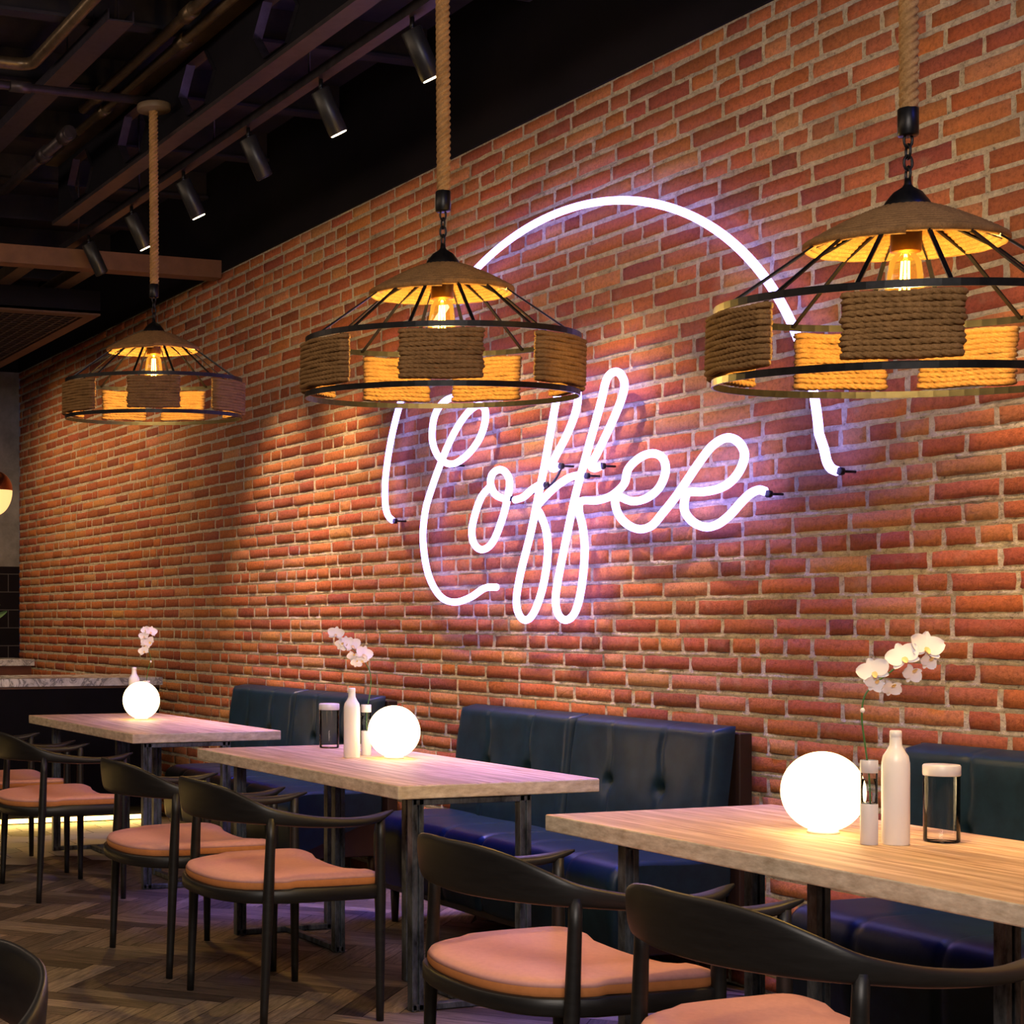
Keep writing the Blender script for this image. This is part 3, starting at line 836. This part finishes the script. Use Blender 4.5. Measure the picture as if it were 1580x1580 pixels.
bottle(atZ(543, 1169, TZ), 'white bottle on the middle table right of the glass jar')
p1 = atZ(207, 1104, TZ); bottle(p1, 'white bottle half hidden behind the far globe lamp')
jar(atZ(1453, 1299, TZ), 'lidded clear glass jar on the nearest table')
jar(atZ(508, 1154, TZ), 'lidded clear glass jar on the middle table left of the bottle')
va = atZ(1341, 1303, TZ); S3 = 1 / 625.
def pxs(pts, base, s): return [((x - base[0]) * s, (base[1] - y) * s) + tuple(r) for x, y, *r in pts]
orchid(va, ('slim clear glass bud vase beside the nearest globe lamp', 'white orchid spray leaning right above the nearest table'),
       pxs([(1343, 1245), (1341, 1200), (1336, 1160), (1330, 1110), (1334, 1078), (1350, 1058), (1380, 1035), (1415, 1008)], (1341, 1303), S3),
       pxs([(1345, 1040, .040, .25, (-.5, .2)), (1347, 1056, .026, 2.6, (-.2, -.3)), (1372, 1062, .028, 2.9, (.1, -.5)), (1390, 1018, .042, .3, (-.4, .3)), (1403, 1040, .030, 2.7, (.2, -.3)), (1424, 1003, .046, -.15, (.15, .3)), (1428, 1022, .026, 2.6, (.2, -.3))], (1341, 1303), S3),
       pxs([(1331, 1099, 0)], (1341, 1303), S3)[0])
S2 = 1 / 395.
orchid(atZ(565, 1165.5, TZ), ('slim bud vase between white bottle and globe on the middle table', 'white orchid spray leaning left above the middle table'),
       pxs([(569, 1140), (569, 1100), (575, 1060), (574, 1035), (562, 1012), (545, 996), (528, 980)], (568, 1168), S2),
       pxs([(519, 974, .036, -.2, (-.2, .3)), (528, 990, .028, 2.5, (-.1, -.2)), (535, 988, .032, 0, (0, .2)), (545, 992, .038, .2, (.2, .2)), (547, 1008, .028, 2.8, (0, -.3)), (563, 1006, .040, -.3, (.3, .2)), (552, 1018, .026, 2.9, (0, -.4)), (560, 1016, .028, .4, (0, .1))], (568, 1168), S2), None)
S1 = 1 / 284.
orchid(atZ(226, 1106, TZ), ('slim bud vase hidden behind the far globe lamp', 'white orchid spray above the farthest table'),
       pxs([(226, 1090), (226, 1050), (229, 1030), (233, 1012), (228, 995), (226, 975)], (226, 1106), S1),
       pxs([(222, 1000, .034, .3, (-.3, .2)), (225, 988, .036, -.3, (.1, .1)), (230, 985, .034, .6, (.2, 0)), (222, 976, .032, .1, (-.2, .3)), (233, 969, .038, -.2, (.3, .2)), (224, 966, .026, .5, (-.2, .2))], (226, 1106), S1),
       pxs([(233, 1017, 0)], (226, 1106), S1)[0])

# ------------------------------------------------------------------ rope pendants
PR = .42
def twisted(pts, r, twist, n=14, strands=3, closed=False, depth=.22):
    pts = [Vector(p) for p in pts]; N = len(pts)
    tan = []
    for i in range(N):
        t = (pts[(i + 1) % N] - pts[i - 1]) if closed else (pts[min(i + 1, N - 1)] - pts[max(i - 1, 0)])
        tan.append(t.normalized())
    up = Vector((0, 0, 1)) if abs(tan[0].z) < .9 else Vector((1, 0, 0))
    nrm = up; s = 0; vs = []
    for i in range(N):
        if i: s += (pts[i] - pts[i - 1]).length
        nrm = nrm - tan[i] * nrm.dot(tan[i]); nrm.normalize(); b = tan[i].cross(nrm)
        for k in range(n):
            a = 2 * PI * k / n
            rr = r * (1 - depth + depth * abs(math.cos((a * strands - s * twist) / 2)) ** .45 * 1.12)
            vs.append(pts[i] + (nrm * math.cos(a) + b * math.sin(a)) * rr)
    fs = []
    for i in range(N if closed else N - 1):
        j = (i + 1) % N
        for k in range(n):
            l = (k + 1) % n; fs.append((i * n + k, i * n + l, j * n + l, j * n + k))
    return vs, fs
PANEL = {}
def make_pendant(rope_top, canopy):
    R = PR
    root = thing('rope_pendant_lamp', '', 'pendant lamp', (0, 0, 0), 0, 'rope wrapped pendant lamps over the tables')
    # local z=0 at the bottom ring centre
    zt = .405 * R
    def band(z, name):
        h = .040 * R; o = MB(); n = 72
        prof = [(R - .004, z - h / 2), (R, z - h / 2), (R, z + h / 2), (R - .004, z + h / 2), (R - .004, z - h / 2)]
        o.lathe(prof, n, smooth=False); return o.build(name, M['black_metal'], root)
    band(0, 'ring_hoop'); band(zt, 'ring_hoop')
    zr = zt + .345 * R; rr = .52 * R; zc = zr + .19 * R
    for k in range(14):
        a = 2 * PI * (k + .5) / 14; d = Vector((math.cos(a), math.sin(a), 0))
        o = MB(); o.bar(d * (.10 * R) + Vector((0, 0, zc - .02 * R)), d * (rr * .985) + Vector((0, 0, zr - .004)), .010, .004, up=d.cross(Vector((0, 0, 1))).cross(Vector((0, 0, 1))) + Vector((0, 0, 1)))
        o.bar(d * (rr * .985) + Vector((0, 0, zr - .004)), d * (R - .004) + Vector((0, 0, zt)), .010, .004); o.build('spoke', M['black_metal'], root)
    # rope cap: one long spiral of rope on a shallow cone
    pts = []; turns = 13
    rows_ = turns * 110
    for k in range(rows_ + 1):
        t = k / rows_; r_ = .115 * R + (rr - .115 * R) * t
        z_ = zc - (zc - zr) * (t ** 1.25)
        a = 2 * PI * turns * t; pts.append((r_ * math.cos(a), r_ * math.sin(a), z_))
    vs, fs = twisted(pts, .0110, 420, 7, 2, depth=.22)
    MB().add(vs, fs, True).build('rope_cap', M['jute'], root)
    # rope wrapped panels
    for ia, ang_ in enumerate((0, 61, -61, 108, -108, 159, -159)):
        key_ = (0, 1, 1, 2, 2, 2, 2)[ia]
        if key_ not in PANEL:
            o = MB(); half_ = math.radians((14.5, 19, 14)[key_]); rows__ = 11
            zz0, zz1 = .022 * R + .006, zt - .022 * R - .006; pr = (zz1 - zz0) / rows__ / 2
            for q in range(rows__):
                z_ = zz0 + pr + q * (zz1 - zz0) / rows__; L = []; na = 56
                h_ = half_ + random.uniform(-.008, .008); w1, w2 = random.uniform(2, 5), random.uniform(0, 6)
                def pt(a, r): return Vector((math.cos(a) * r, math.sin(a) * r, z_ + .0016 * math.sin(a * w1 * 4 + w2)))
                for k in range(na + 1): L.append(pt(-h_ + 2 * h_ * k / na, R + .011))
                for t in (.25, .5, .75): L.append(pt(h_ + .024 * math.sin(PI * t), R + .011 - .025 * t))
                for k in range(na, -1, -1): L.append(pt(-h_ + 2 * h_ * k / na, R - .014))
                for t in (.25, .5, .75): L.append(pt(-h_ - .024 * math.sin(PI * t), R - .014 + .025 * t))
                vs, fs = twisted(L, pr * 1.22, 340, 20, 4, True, .50); o.add(vs, fs, True)
            ob = o.build('rope_panel', M['jute'], root); PANEL[key_] = ob.data
        else:
            ob = bpy.data.objects.new('rope_panel', PANEL[key_]); COL.objects.link(ob); ob.parent = root
        ob.rotation_euler = (0, 0, math.radians(ang_))
    # metal cap, chain, ferrule
    MB().lathe([(.001, zc - .012), (.125 * R, zc - .012), (.130 * R, zc + .004), (.115 * R, zc + .018), (.075 * R, zc + .040), (.030 * R, zc + .052), (.020 * R, zc + .058), (.018 * R, zc + .072), (.001, zc + .072)], 32).build('metal_cap', M['black_metal'], root)
    zf = zc + .072; o = MB()
    for q in range(4):
        cz = zf + .010 + q * .026; a = q * PI / 2 + .5; d = Vector((math.cos(a), math.sin(a), 0))
        o.tube([Vector((0, 0, cz)) + d * .010 * math.cos(t) + Vector((0, 0, .017 * math.sin(t))) for t in [2 * PI * k / 14 for k in range(14)]], .0032, 8, closed=True)
    o.build('chain', M['black_metal'], root)
    zs = zf + .098
    MB().lathe([(.001, zs), (.050 * R, zs), (.055 * R, zs + .003), (.055 * R, zs + .062), (.050 * R, zs + .064), (.001, zs + .064)], 24).build('ferrule', M['black_metal'], root)
    n = int((rope_top - zs - .06) / .0035)
    pts = [(.002 * math.sin(k * .018), .002 * math.cos(k * .013), zs + .06 + (rope_top - zs - .06) * k / n) for k in range(n + 1)]
    vs, fs = twisted(pts, .050 * R, 330, 28, 4, depth=.50)
    MB().add(vs, fs, True).build('hanging_rope', M['rope'], root)
    MB().lathe([(.001, rope_top + .03), (.078, rope_top + .03), (.080, rope_top + .026), (.080, rope_top + .004), (.078, rope_top), (.012, rope_top - .002), (.012, rope_top - .028), (.001, rope_top - .028)], 40).build('ceiling_rose', mat('rose_metal', (.13, .09, .055), .55, .1), root)
    # socket and bulb
    zb = zc - .01
    so_ = MB().lathe([(.001, zb), (.030, zb), (.034, zb - .004), (.034, zb - .085), (.030, zb - .088), (.001, zb - .088)], 28).build('socket', M['socket'], root)
    bz_ = zb - .088
    bl = MB().lathe([(.016, bz_), (.024, bz_ - .006), (.034, bz_ - .02), (.039, bz_ - .05), (.043, bz_ - .09), (.040, bz_ - .115), (.026, bz_ - .132), (.001, bz_ - .137)], 32).build('bulb', M['amber'], root)
    fi = MB()
    for q in range(4):
        a = q * PI / 2; fi.tube([(.007 * math.cos(a), .007 * math.sin(a), bz_ - .02), (.010 * math.cos(a), .010 * math.sin(a), bz_ - .10)], .0028, 6)
    fi.build('filament', M['filament'], bl)
    return root, bz_ - .165
PEND = []
for (px, py, wpx, roll) in ((1394, 588, 598 / 1.075, 2.0), (681, 610, 424 / 1.015, 1.0), (237, 644, 273, 0)):
    Zd = F_PX * 2 * PR / wpx
    P = Vector((0, 0, CAM_H)) + ray(px, py) * Zd
    PEND.append(P)
plabs = ['largest rope pendant lamp at right, cut by the picture edge', 'middle rope pendant lamp hanging before the neon ring', 'smallest rope pendant lamp, farthest away, with its ceiling rose showing']
for P, lab in zip(PEND, plabs):
    ztop = (3.715 if P is PEND[2] else CZ - .031) - P.z
    r_, zl = make_pendant(ztop, True)
    to_cam = math.atan2(-P.y, -P.x)
    # the lamp hangs very slightly askew from its chain; rope and chain stay plumb
    p_, q_ = (P - Vector((0, 0, CAM_H))).dot(CR), P.z - CAM_H
    d_ = P.dot(CF); roll = math.atan((p_ / d_) * (q_ / d_) / (1 + (p_ / d_) ** 2))
    view = Vector((P.x, P.y, 0)).normalized(); side = view.cross(Vector((0, 0, 1)))
    R3 = Matrix.Rotation(roll * .5 + math.radians(.2), 3, view) @ Matrix.Rotation(math.radians(2.6), 3, side)
    Rz = Matrix.Rotation(to_cam, 3, 'Z'); Rl = Rz.inverted() @ R3 @ Rz
    zp = (.405 + .345 + .19) * PR + .072; pv = Vector((0, 0, zp))
    Mt = Matrix.Translation(pv) @ Rl.to_4x4() @ Matrix.Translation(-pv)
    for c_ in r_.children:
        if not c_.name.startswith(('hanging_rope', 'chain', 'ferrule', 'ceiling_rose')): c_.matrix_local = Mt @ c_.matrix_basis
    sh_ = R3 @ pv - pv; r_.location = P + Vector((0, 0, sh_.z)) + view * sh_.dot(view) + side * sh_.dot(side) * .7; r_.rotation_euler = (0, 0, to_cam); r_['label'] = lab
    L = bpy.data.lights.new('pendant_light', 'POINT'); L.energy = 36; L.color = (1, .60, .14); L.shadow_soft_size = .03
    lo = bpy.data.objects.new('pendant_light', L); COL.objects.link(lo); lo.parent = r_; lo.location = Mt @ Vector((0, 0, zl))
# conduit carrying the far pendant
P = PEND[2]
pipe([(P.x, P.y - 2.4, 3.765), (P.x, P.y + .02, 3.765)], .020, M['pipe_dark'], 'dark conduit ending at the round ceiling rose', (.72,))
pipe(bent((P.x, P.y - .86, 4.1), (P.x, P.y - .86, 3.80), (P.x, P.y - .80, 3.79), .02), .020, M['pipe_dark'], 'short upright pipe rising from the conduit to the ceiling')

# ------------------------------------------------------------------ bar
bx = -10.36
root = thing('bar_counter', 'dark bar counter with veined marble top and glowing foot strip', 'bar counter', (bx, 0, 0))
MB().span((-.62, -3.6, .10), (0, 3.93, .868)).build('front_panel', M['counter'], root)
MB().span((-.58, -3.6, .0), (-.08, 3.89, .099)).build('plinth', M['counter'], root)
MB().span((-.079, -3.6, .012), (-.060, 3.89, .038)).build('led_strip', M['led'], root)
MB().span((-.015, -3.6, .868), (.008, 3.93, .882)).build('trim_strip', m_noise('brass_strip', (.10, .055, .03), (.15, .09, .05), 12, .4, .4), root)
MB().span((-.68, -3.62, .883), (.035, 3.945, .935)).build('marble_top', M['marble'], root, bevel=.004)
root = thing('back_counter', 'smaller marble topped counter behind the bar by tiled wall', 'counter', (-13.45, 0, 0))
MB().span((-.60, -3.5, 0), (0, 3.98, .93)).build('cabinet', m_noise('back_cab', (.11, .035, .016), (.17, .06, .03), 8, .6), root)
MB().span((-.62, -3.52, .931), (.03, 4.0, .985)).build('marble_top', M['marble'], root, bevel=.004)
# copper pendant at the left edge
c = Vector((0, 0, CAM_H)) + ray(-8, 757) * 11.2
root = thing('copper_pendant', 'copper dome pendant with glowing amber glass at the left edge', 'pendant lamp', c)
MB().lathe([(.118 * math.cos(a), .13 * math.sin(a)) for a in [PI / 2 * k / 12 for k in range(12)]] + [(.012, .131), (.010, .15), (.001, .15)], 32).build('dome', M['copper'], root)
MB().lathe([(.116 * math.cos(a), -.165 * math.sin(a)) for a in [PI / 2 * k / 12 for k in range(12)]] + [(.001, -.166)], 32).build('glass_bowl', M['amber_bowl'], root)
MB().tube([(0, 0, .14), (0, 0, 3.29 - c.z)], .005, 8).build('cord', M['black_metal'], root)
# sprig of plant on the bar
c = atZ(-14, 1040, .935); c = Vector((-13.7, 0, .985)); d = ray(-31, 958); c = Vector((-13.75, d.y * (-13.75 / d.x), .985))
root = thing('potted_plant', 'small green plant at left edge before the black tiles', 'plant', c)
MB().lathe([(.001, 0), (.05, 0), (.065, .12), (.06, .12), (.05, .02), (.001, .02)], 24).build('pot', M['white'], root)
o = MB()
for k in range(16):
    a = k * 2.4; d = Vector((math.cos(a), math.sin(a), 0)); ln = .10 + .05 * (k % 3)
    b0 = Vector((0, 0, .10)); t1 = b0 + d * .05 + Vector((0, 0, .18 + .02 * (k % 5)))
    o.tube([b0, t1], .003, 6)
    petal_mesh(o, t1, d, Vector((0, 0, 1)), d.cross(Vector((0, 0, 1))), ln, .05, .5)
o.build('foliage', mat('leaf', (.10, .22, .10), .5), root)

# ------------------------------------------------------------------ lights
def area(name, loc, target, size, energy, col, sy=None):
    L = bpy.data.lights.new(name, 'AREA'); L.energy = energy; L.color = col; L.size = size
    if sy: L.shape = 'RECTANGLE'; L.size_y = sy
    o = bpy.data.objects.new(name, L); COL.objects.link(o); o.location = loc
    o.rotation_euler = (Vector(target) - Vector(loc)).to_track_quat('-Z', 'Y').to_euler(); return o
def spot(name, loc, target, energy, col, ang, blend=.6, r=.03):
    L = bpy.data.lights.new(name, 'SPOT'); L.energy = energy; L.color = col; L.spot_size = math.radians(ang); L.spot_blend = blend; L.shadow_soft_size = r
    o = bpy.data.objects.new(name, L); COL.objects.link(o); o.location = loc
    o.rotation_euler = (Vector(target) - Vector(loc)).to_track_quat('-Z', 'Y').to_euler(); return o
WARM = (1, .62, .28)
for (tip, lit, root) in spots:
    if lit: spot('track_and_fill_spot', tip, tip + Vector((0, .78, -2.1)), 280, WARM, 56, .9)
# the same kind of track heads further along, outside the picture
for x in (-3.3, -2.2, -1.0):
    spot('track_and_fill_spot', (x, 3.25, 3.36), (x, 4.05, 1.2), 280, WARM, 60, .9)
for x in (-11.3, -12.8):  # added fill spots, off the track, brightening the far end of the brick wall
    spot('track_and_fill_spot', (x, 2.7, 3.2), (x, 4.1, 1.4), 110, WARM, 120, .9)
area('room_fill', (.2, .2, 3.7), (-5.0, 3.2, .7), 2.2, 195, (1, .87, .77), 1.6)  # added soft general fill from ceiling height, no fitting modelled
a_ = area('aisle_fill', (-6.6, -.6, 3.5), (-6.6, 4.1, .9), .5, 60, (1, .72, .50), 8.0)  # added long frontal fill for wall, tables and chair backs
a_.rotation_euler = (Matrix.Rotation(0, 3, 'Z') @ (Vector((0, 4.7, -2.6))).to_track_quat('-Z', 'X').to_matrix()).to_euler()
b_ = area('blue_strip', (-6.55, 3.60, 3.56), (-6.55, 3.60, 0), .06, 36, (.05, .09, 1.0), 5.2)
b_.rotation_euler = (Vector((0, .05, -3)).to_track_quat('-Z', 'X')).to_euler(); b_.data.spread = math.radians(42)
area('blue_end_light', (-1.2, 3.55, 3.8), (-8, 3.45, 3.85), .25, 14, (.08, .12, 1.0))
w_ = bpy.data.worlds.new('world'); SC.world = w_; w_.use_nodes = True
w_.node_tree.nodes['Background'].inputs[0].default_value = (.02, .02, .05, 1); w_.node_tree.nodes['Background'].inputs[1].default_value = 1
SC.view_settings.view_transform = 'Standard'; SC.view_settings.look = 'None'; SC.view_settings.gamma = 1; SC.view_settings.exposure = 0
SC.view_settings.use_curve_mapping = False
